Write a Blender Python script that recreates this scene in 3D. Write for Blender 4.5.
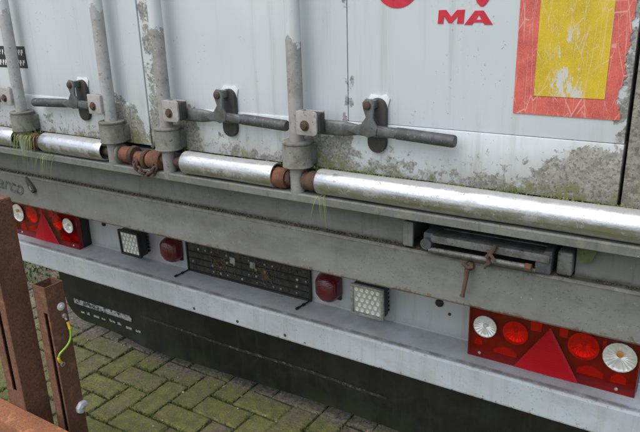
import bpy, bmesh, math, random
from mathutils import Vector, Matrix
for o in list(bpy.data.objects): bpy.data.objects.remove(o)
S = bpy.context.scene; C = S.collection; random.seed(7)
rad = math.radians; PI = math.pi

# ------------------------------------------------------------ camera, sky, sun, exposure
YAW, PITCH, ROLL = 0.57096, 0.32793, -0.03023
fw = Vector((-math.sin(YAW)*math.cos(PITCH), math.cos(YAW)*math.cos(PITCH), -math.sin(PITCH)))
rt = Vector((math.cos(YAW), math.sin(YAW), 0)); up = rt.cross(fw)
r2 = math.cos(ROLL)*rt + math.sin(ROLL)*up; u2 = -math.sin(ROLL)*rt + math.cos(ROLL)*up
cam = bpy.data.cameras.new('camera'); co = bpy.data.objects.new('camera', cam); C.objects.link(co)
M = Matrix((r2, u2, -fw)).transposed().to_4x4(); M.translation = Vector((1.2840, -1.5362, 1.4095)); co.matrix_world = M
cam.sensor_width = 36; cam.lens = 36*643.4/640; cam.clip_start = .02; cam.clip_end = 400; S.camera = co
SUN_EL, SUN_AZ = rad(60), rad(196)      # azimuth from +Y, clockwise: behind the camera and a little to its left
W = bpy.data.worlds.new('World'); S.world = W; W.use_nodes = True; nt = W.node_tree
bgn = nt.nodes['Background']; sky = nt.nodes.new('ShaderNodeTexSky'); sky.sky_type = 'NISHITA'; sky.sun_disc = False
sky.sun_elevation = SUN_EL; sky.sun_rotation = SUN_AZ; sky.air_density = 1.0; sky.dust_density = 2.5; sky.ozone_density = 1
hs = nt.nodes.new('ShaderNodeHueSaturation'); hs.inputs['Saturation'].default_value = .80
nt.links.new(sky.outputs[0], hs.inputs['Color']); nt.links.new(hs.outputs[0], bgn.inputs[0]); bgn.inputs[1].default_value = .15
sl = bpy.data.lights.new('sun', 'SUN'); sl.energy = 1.3; sl.angle = rad(75); sl.color = (1, .98, .95)
so = bpy.data.objects.new('sun', sl); C.objects.link(so)
sd = Vector((math.sin(SUN_AZ)*math.cos(SUN_EL), math.cos(SUN_AZ)*math.cos(SUN_EL), math.sin(SUN_EL)))
so.rotation_euler = sd.to_track_quat('Z', 'Y').to_euler(); so.location = sd*20
S.view_settings.view_transform = 'Standard'; S.view_settings.look = 'None'; S.view_settings.exposure = 0.54; S.view_settings.gamma = 1
S.render.engine = 'CYCLES'; S.cycles.max_bounces = 10; S.cycles.transparent_max_bounces = 12

# ------------------------------------------------------------ node helper
class G:
    def __init__(s, name):
        s.m = bpy.data.materials.new(name); s.m.use_nodes = True; s.t = s.m.node_tree
        s.b = s.t.nodes['Principled BSDF']; s.out = s.t.nodes['Material Output']
        s._p = None; s._xyz = None
    def new(s, k): return s.t.nodes.new('ShaderNode'+k)
    def put(s, sock, v):
        if v is None: return
        if hasattr(v, 'is_output'): s.t.links.new(v, sock)
        else:
            if isinstance(v, (tuple, list)) and len(v) == 3 and len(getattr(sock, 'default_value', ())) == 4: v = (*v, 1)
            sock.default_value = v
    def pos(s):
        if not s._p: s._p = s.new('NewGeometry').outputs['Position']
        return s._p
    def xyz(s):
        if not s._xyz:
            n = s.new('SeparateXYZ'); s.put(n.inputs[0], s.pos()); s._xyz = n.outputs
        return s._xyz
    def vec(s, scale=(1, 1, 1), loc=(0, 0, 0), rot=(0, 0, 0)):
        n = s.new('Mapping'); s.put(n.inputs['Vector'], s.pos()); n.inputs['Scale'].default_value = scale
        n.inputs['Location'].default_value = loc; n.inputs['Rotation'].default_value = rot; return n.outputs[0]
    def noise(s, sc, det=5, ro=.6, v=None, dist=0):
        n = s.new('TexNoise'); s.put(n.inputs['Vector'], v or s.pos()); n.inputs['Scale'].default_value = sc
        n.inputs['Detail'].default_value = det; n.inputs['Roughness'].default_value = ro; n.inputs['Distortion'].default_value = dist
        return n.outputs[0]
    def voro(s, sc, feat='F1', v=None, out=0):
        n = s.new('TexVoronoi'); n.feature = feat; s.put(n.inputs['Vector'], v or s.pos()); n.inputs['Scale'].default_value = sc
        return n.outputs[out]
    def step(s, v, a, b):
        n = s.new('MapRange'); n.interpolation_type = 'SMOOTHSTEP'; s.put(n.inputs[0], v)
        n.inputs[1].default_value = a; n.inputs[2].default_value = b
        if a > b: n.inputs[1].default_value = b; n.inputs[2].default_value = a; n.inputs[3].default_value = 1; n.inputs[4].default_value = 0
        return n.outputs[0]
    def math(s, op, a, b=0.0):
        n = s.new('Math'); n.operation = op; s.put(n.inputs[0], a); s.put(n.inputs[1], b); return n.outputs[0]
    def mul(s, a, b): return s.math('MULTIPLY', a, b)
    def add(s, a, b): return s.math('ADD', a, b)
    def mx(s, a, b): return s.math('MAXIMUM', a, b)
    def mix(s, f, a, b):
        n = s.new('Mix'); n.data_type = 'RGBA'; s.put(n.inputs[0], f); s.put(n.inputs[6], a); s.put(n.inputs[7], b); return n.outputs[2]
    def lerp(s, f, a, b):
        n = s.new('Mix'); n.data_type = 'FLOAT'; s.put(n.inputs[0], f); s.put(n.inputs[2], a); s.put(n.inputs[3], b); return n.outputs[0]
    def bump(s, h, st=.3, d=.002, prev=None):
        n = s.new('Bump'); s.put(n.inputs['Height'], h); n.inputs['Strength'].default_value = st; n.inputs['Distance'].default_value = d
        if prev: s.t.links.new(prev, n.inputs['Normal'])
        return n.outputs[0]
    def fin(s, col=None, ro=None, metal=None, nrm=None, **k):
        s.put(s.b.inputs['Base Color'], col); s.put(s.b.inputs['Roughness'], ro); s.put(s.b.inputs['Metallic'], metal)
        if nrm: s.t.links.new(nrm, s.b.inputs['Normal'])
        for a, v in k.items(): s.put(s.b.inputs[a.replace('_', ' ')], v)
        return s.m
MT = {}
def scratch(g, sc, rot, th=.02):
    v = g.vec((1, 1, .22), (rot[1], 0, rot[2]), rot); d = g.voro(sc, 'DISTANCE_TO_EDGE', v)
    return g.mul(g.step(d, th, th*.35), g.step(g.noise(17, 3, .6, g.vec((1, 1, 1), rot)), .45, .58))
def lichen_paint(name, base, z0, z1, amt=1.0, base2=None, ro=.5, extra=None):
    """old vehicle paint: lichen and dirt colonies thickest between z0 (full) and z1 (none), grime streaks, speckles"""
    g = G(name); x, y, z = g.xyz()
    col = g.mix(g.step(g.noise(2.2, 3), .35, .7), base, base2 or tuple(c*.9 for c in base))
    streak = g.step(g.noise(1, 6, .65, g.vec((30, 30, 1.6))), .52, .8)
    col = g.mix(g.mul(streak, .5), col, (.34, .335, .30))
    haze_ = g.mul(g.step(z, z1+.12, z0), g.step(g.noise(5, 5, .65), .35, .7)); col = g.mix(g.mul(haze_, .35), col, (.33, .32, .275))
    fleck = g.mul(g.step(g.noise(150, 3, .6), .64, .72), g.step(g.noise(7, 3), .45, .6))
    col = g.mix(g.mul(fleck, .55), col, (.20, .19, .165))
    low = g.step(z, z1, z0); ex = extra(g, x, y, z) if extra else 0.0
    film = g.mul(g.step(g.add(g.add(g.mul(low, .35*amt), g.mul(ex, .8)), g.mul(g.noise(6, 5, .65), .6)), .42, .78), .62)
    col = g.mix(film, col, g.mix(g.noise(25, 5, .7), (.23, .215, .165), (.40, .385, .33)))             # thin brown road film
    run = g.mul(g.step(g.noise(1, 5, .7, g.vec((55, 55, 5))), .50, .72), g.step(z, z1+.10, z0)); col = g.mix(g.mul(run, .35*min(1, amt)), col, (.22, .205, .155))
    n2 = g.noise(48, 6, .7); big = g.noise(26, 7, .66, None, .3); mid = g.noise(6, 3, .5, g.vec((1, 1, 1), (9, 4, 2)))
    edge = g.add(g.add(g.mul(low, .17*amt), ex), g.add(g.mul(big, .66), g.mul(mid, .22)))
    d1 = g.step(edge, .60, .64); sm = g.step(g.add(g.mul(low, .16*amt), g.mul(g.noise(70, 5, .7), .8)), .575, .625); d1 = g.mx(d1, g.mul(sm, .75))                                                                       # flaked patches with a crisp rim
    crust = g.mix(g.step(n2, .35, .65), (.16, .148, .118), (.32, .305, .26)); crust = g.mix(g.step(g.noise(170, 3), .5, .62), crust, (.10, .092, .07))
    hole = g.step(g.noise(85, 5, .75), .36, .46); d1 = g.mul(d1, g.lerp(hole, .25, 1))
    col = g.mix(g.mul(d1, .82), col, crust)
    gr = g.mul(g.step(g.add(g.add(g.mul(g.step(z, z0+(z1-z0)*.55, z0), .26), g.mul(ex, .18)), g.mul(g.noise(13, 5, .6, g.vec((1, 1, 1), (3, 1, 7))), .8)), .62, .74), g.step(g.noise(90, 4, .7), .36, .55))
    col = g.mix(g.mul(gr, .8*min(1, amt)), col, g.mix(n2, (.10, .115, .03), (.25, .26, .085)))
    h = g.add(g.mul(d1, .6), g.add(g.mul(n2, .2), g.mul(gr, .5)))
    return g.fin(col, g.lerp(d1, g.lerp(film, ro, .75), .92), 0, g.bump(h, .5, .0016))
def split_dirt(g, x, y, z):      # paint worn off along the meeting edge of the doors and at the hinge corner
    a = g.mul(g.step(g.math('ABSOLUTE', g.add(x, -.040)), .060, .02), .19)
    b = g.mx(g.mul(g.step(x, 1.09, 1.14), .20), g.mul(g.mul(g.step(x, .95, 1.10), g.step(z, 1.185, 1.13)), .24))
    ab = g.math('ABSOLUTE', g.add(g.math('ABSOLUTE', g.add(x, -.01)), -.10)); b2 = g.mul(g.mul(g.step(ab, .085, .03), g.step(z, 1.24, 1.10)), .3)
    ad = g.math('ABSOLUTE', g.add(x, -.53)); b3 = g.mul(g.mul(g.step(ad, .10, .03), g.step(z, 1.2, 1.09)), .24)
    c = g.mul(g.mul(g.step(g.math('ABSOLUTE', g.add(x, -.604)), .03, .006), g.step(g.noise(6, 3), .4, .6)), .2)
    return g.add(g.add(g.add(a, b), g.add(b2, b3)), c)
DOORC = (.58, .625, .645)
MT['door'] = lichen_paint('weathered_white_paint', DOORC, 1.05, 1.17, .95, (.66, .69, .705), .42, split_dirt)
MT['post'] = lichen_paint('lichen_covered_paint', (.42, .42, .39), 1.0, 2.4, 1.5)
MT['board_white'] = lichen_paint('bare_white_paint', (.68, .70, .71), 0, .1, .1)

def sill_mat():
    g = G('grey_chassis_paint'); x, y, z = g.xyz()
    col = g.mix(g.step(g.noise(3.0, 4, .6), .35, .68), (.165, .169, .155), (.135, .137, .122))
    st = g.step(g.noise(1, 6, .7, g.vec((26, 26, 2.0))), .5, .78); col = g.mix(g.mul(st, .5), col, (.10, .097, .08))
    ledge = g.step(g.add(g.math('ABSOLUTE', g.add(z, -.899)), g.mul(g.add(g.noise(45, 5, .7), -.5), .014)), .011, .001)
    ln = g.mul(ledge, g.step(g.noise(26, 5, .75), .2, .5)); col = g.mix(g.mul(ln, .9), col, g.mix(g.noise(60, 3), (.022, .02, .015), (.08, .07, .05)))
    cl = g.step(g.noise(9, 7, .75, g.vec((1, 1, 2.2))), .42, .68); col = g.mix(g.mul(cl, .42), col, (.075, .072, .058))
    rn = g.mul(g.step(g.noise(1, 6, .7, g.vec((70, 70, 5))), .54, .70), g.step(z, .84, .90)); col = g.mix(g.mul(rn, .45), col, (.06, .055, .042))
    sp = g.mul(g.step(g.noise(170, 4, .75), .56, .66), g.step(g.noise(5, 4, .6), .36, .60)); col = g.mix(g.mul(sp, .38), col, (.06, .056, .045))
    lt_ = g.mul(g.step(g.noise(60, 6, .75, g.vec((1, 1, 1), (8, 3, 1))), .58, .66), g.step(g.noise(8, 3), .45, .6)); col = g.mix(g.mul(lt_, .35), col, (.26, .265, .25))
    ru = g.mul(g.step(g.add(g.mul(g.step(z, .822, .797), .22), g.mul(g.noise(48, 5, .75), .8)), .60, .66), g.step(z, .85, .82)); col = g.mix(g.mul(ru, .85), col, g.mix(g.noise(90, 3), (.05, .032, .022), (.14, .075, .04)))
    wh = g.step(g.noise(85, 4, .65, g.vec((1, 1, 1), (5, 2, 2))), .69, .73); col = g.mix(g.mul(wh, .5), col, (.42, .43, .42))
    bot = g.mul(g.step(z, .815, .795), g.step(g.noise(60, 4, .7), .42, .6)); col = g.mix(g.mul(bot, .7), col, (.15, .12, .09))
    up_ = g.mul(g.step(z, .968, .985), g.step(g.noise(40, 5, .7), .48, .62)); col = g.mix(g.mul(up_, .55), col, (.20, .20, .15))
    return g.fin(col, g.lerp(sp, .55, .9), 0, g.bump(g.add(g.mul(sp, .5), g.add(g.mul(g.noise(20, 4), .6), g.mul(g.noise(3.5, 2), 5.))), .4, .002))
MT['sill'] = sill_mat()
def bumper_mat():
    g = G('white_bumper_paint'); x, y, z = g.xyz()
    col = g.mix(g.step(g.noise(2.5, 4), .35, .68), (.50, .545, .575), (.43, .455, .47))
    shelf = g.mul(g.step(z, .484, .489), g.step(g.noise(14, 6, .7), .25, .7)); col = g.mix(g.mul(shelf, .6), col, (.36, .355, .335))
    rim = g.mul(g.step(g.math('ABSOLUTE', g.add(y, .099)), .009, .002), g.step(g.noise(22, 5, .7), .3, .58)); col = g.mix(g.mul(rim, .85), col, (.17, .155, .125))
    back = g.mul(g.mul(g.step(y, -.026, -.004), g.step(z, .5, .49)), g.step(g.noise(25, 5, .7), .35, .6)); col = g.mix(g.mul(back, .55), col, (.24, .235, .21))
    patch = g.mul(g.step(g.math('ABSOLUTE', g.add(x, .66)), .22, .02), g.step(g.noise(13, 6, .72), .47, .56))
    col = g.mix(g.mul(patch, .5), col, g.mix(g.noise(40, 4), (.26, .25, .22), (.72, .735, .74)))
    ck = g.step(g.noise(7, 7, .75, g.vec((1, 1, 2))), .46, .70); col = g.mix(g.mul(ck, .36), col, (.27, .265, .235))
    sk = g.mul(g.step(g.noise(150, 4, .75), .58, .66), g.step(g.noise(4.5, 3), .42, .6)); col = g.mix(g.mul(sk, .6), col, (.16, .145, .115))
    chip = g.mul(g.step(g.add(g.noise(75, 5, .75), g.mul(g.mx(g.step(z, .425, .404), g.step(g.math('ABSOLUTE', g.add(z, -.487)), .005, .001)), .07)), .64, .68), g.mx(g.step(z, .45, .405), .45)); col = g.mix(chip, col, (.13, .105, .085))
    st = g.step(g.noise(1, 5, .7, g.vec((38, 38, 2.5))), .48, .74); col = g.mix(g.mul(st, .42), col, (.30, .295, .265))
    return g.fin(col, .48, 0, g.bump(g.add(g.mul(chip, -.6), g.add(g.mul(g.noise(16, 4), .5), g.mul(g.noise(3.5, 2), 5.))), .4, .002))
MT['bumper'] = bumper_mat()
def panel_mat():
    g = G('grey_white_panel_paint'); x, y, z = g.xyz()
    col = g.mix(g.step(g.noise(4, 5, .65), .35, .7), (.46, .475, .475), (.39, .395, .385))
    st = g.step(g.noise(1, 6, .7, g.vec((34, 34, 2.6))), .48, .75); col = g.mix(g.mul(st, .5), col, (.25, .24, .21))
    sp = g.step(g.noise(110, 4, .7), .64, .70); col = g.mix(g.mul(sp, .7), col, (.16, .145, .12))
    lo = g.mul(g.step(z, .53, .498), g.step(g.noise(20, 5, .7), .35, .6)); col = g.mix(g.mul(lo, .55), col, (.22, .21, .18))
    return g.fin(col, .55, 0, g.bump(g.noise(20, 4), .25, .002))
MT['panel'] = panel_mat()
def alu():
    g = G('scuffed_aluminium'); x, y, z = g.xyz()
    st = g.noise(1, 5, .7, g.vec((3, 160, 160))); n = g.noise(35, 5, .7)
    col = g.mix(g.step(st, .35, .7), (.56, .57, .58), (.43, .44, .445))
    edge = g.mx(g.step(z, 1.020, .998), g.mul(g.step(z, 1.044, 1.055), .95)); d = g.step(g.add(g.mul(edge, .36), g.mul(g.noise(22, 6, .75), .64)), .50, .62)
    col = g.mix(g.mul(d, .75), col, g.mix(g.noise(70, 4), (.17, .165, .14), (.36, .35, .32)))
    blot = g.mul(g.step(g.noise(17, 8, .78), .53, .60), g.step(z, 1.05, 1.02)); d = g.mx(d, g.mul(blot, .42)); col = g.mix(g.mul(blot, .5), col, (.33, .33, .31)); spot = g.step(g.noise(120, 4, .7), .59, .66); col = g.mix(g.mul(spot, .55), col, (.26, .255, .23)); sc_ = scratch(g, 30, (.2, 1.3, 0), .012); col = g.mix(g.mul(sc_, .4), col, (.35, .35, .34)); d = g.mx(d, g.mul(spot, .5))
    return g.fin(col, g.lerp(d, g.lerp(g.step(g.noise(9, 6, .7), .35, .65), .36, .52), .85), g.math('SUBTRACT', 1.0, g.mul(d, .9)), g.bump(g.add(g.mul(st, .25), g.add(n, g.mul(g.noise(7, 3), 3.0))), .45, .0022))
MT['alu'] = alu()
def metal_dirty(name, a, b, c, ro=.6, metal=0.0, sc=1.0, zsplit=None):
    g = G(name); x, y, z = g.xyz(); n = g.noise(28*sc, 6, .7)
    col = g.mix(g.step(n, .38, .62), a, b); sp = g.step(g.noise(95*sc, 4, .7), .58, .68); col = g.mix(g.mul(sp, .8), col, c)
    if zsplit:
        w = g.step(g.add(z, g.mul(g.add(g.noise(22, 5, .7), -.5), .16)), zsplit-.003, zsplit+.003)
        col = g.mix(w, col, g.mix(g.noise(20, 4), (.50, .52, .53), (.60, .62, .625)))
    st = g.step(g.noise(1, 4, .6, g.vec((60, 60, 4))), .5, .8); col = g.mix(g.mul(st, .3), col, c)
    return g.fin(col, ro, metal, g.bump(g.add(n, g.mul(sp, .5)), .35, .0015))
MT['rod'] = metal_dirty('worn_rod_paint', (.33, .32, .305), (.255, .245, .23), (.12, .105, .09), .5, 0, 1, 1.335)
MT['rodlight'] = metal_dirty('grey_rod_paint', (.40, .40, .39), (.33, .325, .315), (.17, .16, .145), .5, 0, 1, 1.40)
MT['bush'] = metal_dirty('dirty_grey_casting', (.215, .21, .185), (.135, .13, .105), (.07, .072, .042), .85)
MT['pin'] = metal_dirty('worn_pin_steel', (.36, .36, .35), (.29, .285, .275), (.17, .15, .13), .5, .2)
MT['clamp'] = metal_dirty('pale_clamp_paint', (.36, .345, .33), (.29, .272, .255), (.15, .115, .09), .5)
MT['handle'] = metal_dirty('dark_galvanised_handle', (.085, .088, .09), (.055, .057, .06), (.22, .23, .23), .55, .3, 1.4)
MT['handle2'] = metal_dirty('zinc_grey_hasp', (.155, .16, .158), (.095, .096, .093), (.05, .085, .075), .5, .4, 1.3)
MT['keeper'] = metal_dirty('black_keeper_plate', (.035, .034, .033), (.055, .05, .045), (.02, .02, .02), .6, .1, 1.5)
MT['step'] = metal_dirty('grimy_step_steel', (.19, .19, .18), (.10, .096, .085), (.035, .031, .026), .6, .4, 1.2)
MT['stepdark'] = metal_dirty('dark_step_block', (.075, .078, .085), (.045, .046, .05), (.13, .12, .10), .6, .1, 1.2)
MT['rust'] = metal_dirty('flaky_orange_rust', (.185, .075, .036), (.10, .045, .027), (.045, .025, .018), .9, 0, 1.6)
MT['rustdark'] = metal_dirty('dark_brown_rust', (.10, .055, .036), (.055, .036, .027), (.17, .078, .038), .9, 0, 1.6)
MT['olive'] = metal_dirty('mossy_wedge', (.10, .11, .045), (.06, .065, .035), (.03, .03, .02), .9)
MT['zinc'] = metal_dirty('zinc_plated', (.62, .62, .60), (.5, .5, .49), (.3, .29, .27), .35, .8, 2)
def gate_mat(name, a, b, c):
    g = G(name); n = g.noise(150, 6, .8); m = g.noise(6, 4, .6)
    col = g.mix(g.step(m, .3, .7), a, b); col = g.mix(g.step(n, .44, .64), col, c)
    col = g.mix(g.mul(g.step(g.noise(1, 5, .6, g.vec((30, 30, 3))), .5, .75), .4), col, tuple(v*.5 for v in a))
    fl_ = g.step(g.noise(22, 6, .75), .54, .62); col = g.mix(g.mul(fl_, .45), col, tuple(min(1, v*1.7) for v in b)); pit = g.voro(330); return g.fin(col, .88, 0, g.bump(g.add(n, g.mul(pit, .6)), .7, .0016))
MT['gate'] = gate_mat('brown_rusted_steel', (.145, .066, .037), (.185, .082, .043), (.085, .042, .027))
MT['gate2'] = gate_mat('orange_rusted_steel', (.30, .115, .05), (.36, .145, .062), (.17, .072, .038))
def rubber():
    g = G('wet_black_rubber'); x, y, z = g.xyz(); n = g.noise(12, 6, .7)
    col = g.mix(g.step(n, .4, .7), (.006, .0065, .006), (.015, .016, .013))
    st = g.step(g.noise(1, 6, .7, g.vec((45, 45, 4))), .5, .78); col = g.mix(g.mul(st, .6), col, (.026, .028, .02))
    gr = g.mul(g.step(z, .16, .08), g.step(g.noise(9, 5), .45, .6)); col = g.mix(g.mul(gr, .6), col, (.018, .028, .009))
    return g.fin(col, g.lerp(n, .35, .65), 0, g.bump(g.noise(30, 5), .4, .002))
MT['rubber'] = rubber()
def worn_print(name, c, lo=.42, hi=.52):
    g = G(name); k = g.step(g.noise(60, 6, .75), lo, hi); k2 = g.step(g.noise(1, 5, .7, g.vec((25, 25, 140))), .3, .6)
    return g.fin(g.mix(g.mul(k, g.lerp(k2, .4, 1)), (.02, .02, .019), c), .6, 0)
MT['print'] = worn_print('worn_white_print', (.33, .34, .33)); MT['printline'] = worn_print('rubbed_grey_print', (.12, .115, .10), .50, .66)
MT['faded'] = (lambda g: g.fin(g.mix(g.step(g.noise(70, 5, .7), .40, .60), (.03, .03, .03), (.10, .10, .096)), .7))(G('faded_black_paint'))
def plain(name, c, ro=.5, metal=0., **k):
    g = G(name); n = g.noise(60, 4, .7); return g.fin(g.mix(g.step(n, .35, .7), c, tuple(v*.75 for v in c)), ro, metal, g.bump(n, .15, .001), **k)
MT['black'] = plain('black_plastic', (.016, .016, .016), .45); MT['blackdust'] = metal_dirty('dusty_black_plastic', (.016, .015, .014), (.045, .041, .033), (.20, .18, .14), .85, 0, 2.4)
MT['redprint'] = plain('red_print', (.56, .022, .045), .4); MT['stickblack'] = plain('black_sticker', (.03, .03, .032), .4); MT['stickwhite'] = plain('white_print', (.66, .66, .64), .5)
MT['redbase'] = plain('deep_red_plastic', (.26, .006, .011), .3); MT['amber'] = plain('amber_bulb', (.72, .30, .03), .3)
MT['clearbulb'] = plain('bulb_base', (.75, .72, .66), .3)
MT['chrome'] = (lambda g: g.fin((.97, .95, .90), .28, .72, g.bump(g.math('SINE', g.mul(g.xyz()[0], 1500.)), .25, .001)))(G('faceted_chrome'))
MT['whitebowl'] = (lambda g: g.fin(g.mix(g.step(g.noise(60, 3), .4, .6), (.80, .80, .80), (.97, .97, .97)), .22, .4, g.bump(g.noise(240, 2), .2, .001)))(G('ribbed_silver'))
MT['ledface'] = plain('silver_lamp_face', (.60, .60, .58), .45, .1); MT['led'] = (lambda g: g.fin((.92, .91, .86), .3, .1))(G('led_cup'))
MT['bezel'] = metal_dirty('grimy_chrome_bezel', (.55, .56, .56), (.34, .34, .33), (.14, .13, .11), .38, .6, 2)
def tinted(name, c, ro=.08, fac=.10, dirt=.12):
    g = G(name); t = g.new('BsdfTransparent'); t.inputs[0].default_value = (*c, 1); gl = g.new('BsdfGlossy'); gl.inputs['Roughness'].default_value = ro
    df = g.new('BsdfDiffuse'); df.inputs[0].default_value = (c[0]*.6+.02, c[1]*.6+.01, c[2]*.6+.01, 1)
    fr = g.new('Fresnel'); fr.inputs[0].default_value = 1.49 if c[1] < .5 else 1.33
    a = g.new('MixShader'); g.put(a.inputs[0], g.mx(g.mul(g.step(g.noise(30, 5, .7), .4, .8), dirt*2), dirt)); g.t.links.new(t.outputs[0], a.inputs[1]); g.t.links.new(df.outputs[0], a.inputs[2])
    b = g.new('MixShader'); g.put(b.inputs[0], g.mul(fr.outputs[0], g.math('SUBTRACT', 1.0, g.new('NewGeometry').outputs['Backfacing']))); g.t.links.new(a.outputs[0], b.inputs[1]); g.t.links.new(gl.outputs[0], b.inputs[2])
    if c[1] < .5:      # moulded prisms of the lens and a film of road dirt
        rb = g.step(g.mul(g.math('SINE', g.mul(g.xyz()[0], 1250.)), g.math('SINE', g.mul(g.xyz()[2], 1250.))), -.4, .5)
        g.put(t.inputs[0], g.mix(rb, (c[0]*.86, c[1]*.6, c[2]*.7), c))
    nb = g.bump(g.noise(40, 3), .12, .001); g.t.links.new(nb, gl.inputs['Normal']); g.t.links.new(nb, fr.inputs['Normal'])
    g.t.links.new(b.outputs[0], g.out.inputs[0]); return g.m
MT['redlens'] = tinted('red_lens', (.98, .055, .035), .05, .1, .02); MT['clearlens'] = tinted('clear_ribbed_lens', (.98, .98, .97), .1, .1, .02)
MT['redsolid'] = (lambda g: g.fin(g.mix(g.noise(20, 3), (.50, .004, .014), (.40, .003, .012)), .32, 0, g.bump(g.math('SINE', g.mul(g.xyz()[2], 900.)), .12, .001), Specular_IOR_Level=.25))(G('red_reflector'))
MT['marker'] = (lambda g: g.fin(g.mix(g.step(g.noise(25, 5, .7), .4, .7), (.125, .008, .014), (.075, .008, .013)), .3, 0, g.bump(g.math('SINE', g.mul(g.xyz()[2], 1500.)), .2, .001), Coat_Weight=.4))(G('dull_red_marker_lens'))
def board(name, base, base2, cell):
    g = G(name); x, y, z = g.xyz()
    col = g.mix(g.step(g.noise(26, 6, .7), .35, .68), base, base2)
    v = g.voro(cell, 'DISTANCE_TO_EDGE'); col = g.mix(g.mul(g.step(v, .14, .04), .45), col, tuple(min(1, c*1.25+.04) for c in base))
    s1 = g.mx(scratch(g, 16, (0, .25, 0), .010), g.mx(scratch(g, 34, (0, -.5, 2), .014), g.mx(scratch(g, 46, (0, 1.2, .3), .016), scratch(g, 60, (0, .7, 1.3), .016))))
    col = g.mix(g.mul(s1, .5), col, (.70, .50, .42))
    return g, col, x, z
g, col, x, z = board('scratched_red_reflective_film', (.58, .115, .085), (.38, .06, .05), 420)
MT['boardred'] = g.fin(col, .45, 0, g.bump(g.noise(60, 4), .2, .001))
g, col, x, z = board('worn_yellow_reflective_film', (.56, .40, .010), (.43, .30, .012), 420)
pl = g.mul(g.step(g.add(g.math('ABSOLUTE', g.add(x, -1.040)), g.mul(g.add(g.noise(28, 5, .7), -.5), .10)), .030, .016), g.step(g.add(g.noise(45, 5, .75, g.vec((1, 1, .35))), g.mul(g.step(z, 1.30, 1.235), .12)), .53, .57))
pl = g.mul(pl, g.step(g.noise(120, 4, .7, g.vec((1, 1, .4))), .42, .52)); col = g.mix(g.mul(pl, g.step(z, 1.36, 1.33)), col, (.52, .515, .47))
MT['boardyellow'] = g.fin(col, .45, 0, g.bump(g.noise(60, 4), .2, .001))

def brick_mat():
    g = G('mossy_brick'); x, y, z = g.xyz(); oi = g.new('ObjectInfo').outputs['Random']
    base = g.mix(oi, (.24, .185, .14), (.34, .29, .22)); base = g.mix(g.step(g.noise(60, 6, .75), .4, .65), base, g.mix(oi, (.066, .058, .046), (.11, .096, .078)))
    dry = g.step(g.add(y, g.mul(g.add(g.noise(6, 4), -.5), .10)), .03, .13)
    mo = g.step(g.add(g.add(g.mul(g.noise(7, 6, .72), .8), g.mul(oi, .34)), g.mul(dry, -.34)), .30, .56)
    mo = g.mul(mo, g.step(g.noise(110, 5, .75), .30, .56))
    mc = g.mix(g.step(g.noise(30, 6, .75), .3, .7), (.08, .105, .015), (.34, .35, .06))
    col = g.mix(g.mul(mo, .88), base, mc)
    gn = g.step(g.noise(260, 4, .8), .36, .64); col = g.mix(g.mul(g.math('SUBTRACT', 1.0, gn), .45), col, (.022, .026, .010)); lt = g.step(g.noise(230, 3, .7, g.vec((1, 1, 1), (2, 5, 1))), .60, .68); col = g.mix(g.mul(lt, .45), col, (.36, .35, .16))
    sp = g.step(g.noise(190, 2), .70, .74); col = g.mix(g.mul(sp, .7), col, (.45, .43, .36))
    return g.fin(col, .9, 0, g.bump(g.add(g.mul(g.noise(95, 6, .75), 1.0), g.mul(mo, .6)), .8, .004))
MT['brick'] = brick_mat()
g = G('joint_soil'); MT['soil'] = g.fin(g.mix(g.step(g.noise(18, 5, .7), .4, .65), (.03, .03, .018), (.06, .078, .02)), .95, 0, g.bump(g.noise(80, 5), .8, .004))
def leaf(name, a, b):
    g = G(name); oi = g.noise(30, 2); return g.fin(g.mix(g.step(oi, .3, .7), a, b), .6)
MT['moss'] = leaf('moss_green', (.055, .075, .014), (.12, .135, .03)); MT['grass'] = leaf('grass_green', (.10, .15, .035), (.21, .23, .075)); MT['straw'] = leaf('dry_straw', (.26, .185, .08), (.15, .105, .045))
MT['moss2'] = leaf('bright_moss_green', (.085, .115, .02), (.19, .21, .05))
MT['grit'] = leaf('pale_grit', (.16, .14, .10), (.55, .52, .45))
MT['dirt'] = leaf('dark_crumbs', (.03, .026, .018), (.075, .065, .042))
MT['weed'] = leaf('weed_green', (.05, .085, .02), (.10, .135, .035))
MT['wiregreen'] = plain('green_yellow_wire', (.26, .46, .04), .45); MT['wireyellow'] = plain('yellow_crimp', (.80, .55, .03), .45)
MT['disc'] = metal_dirty('grey_plastic_disc', (.62, .63, .63), (.5, .51, .52), (.3, .3, .3), .5)

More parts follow.
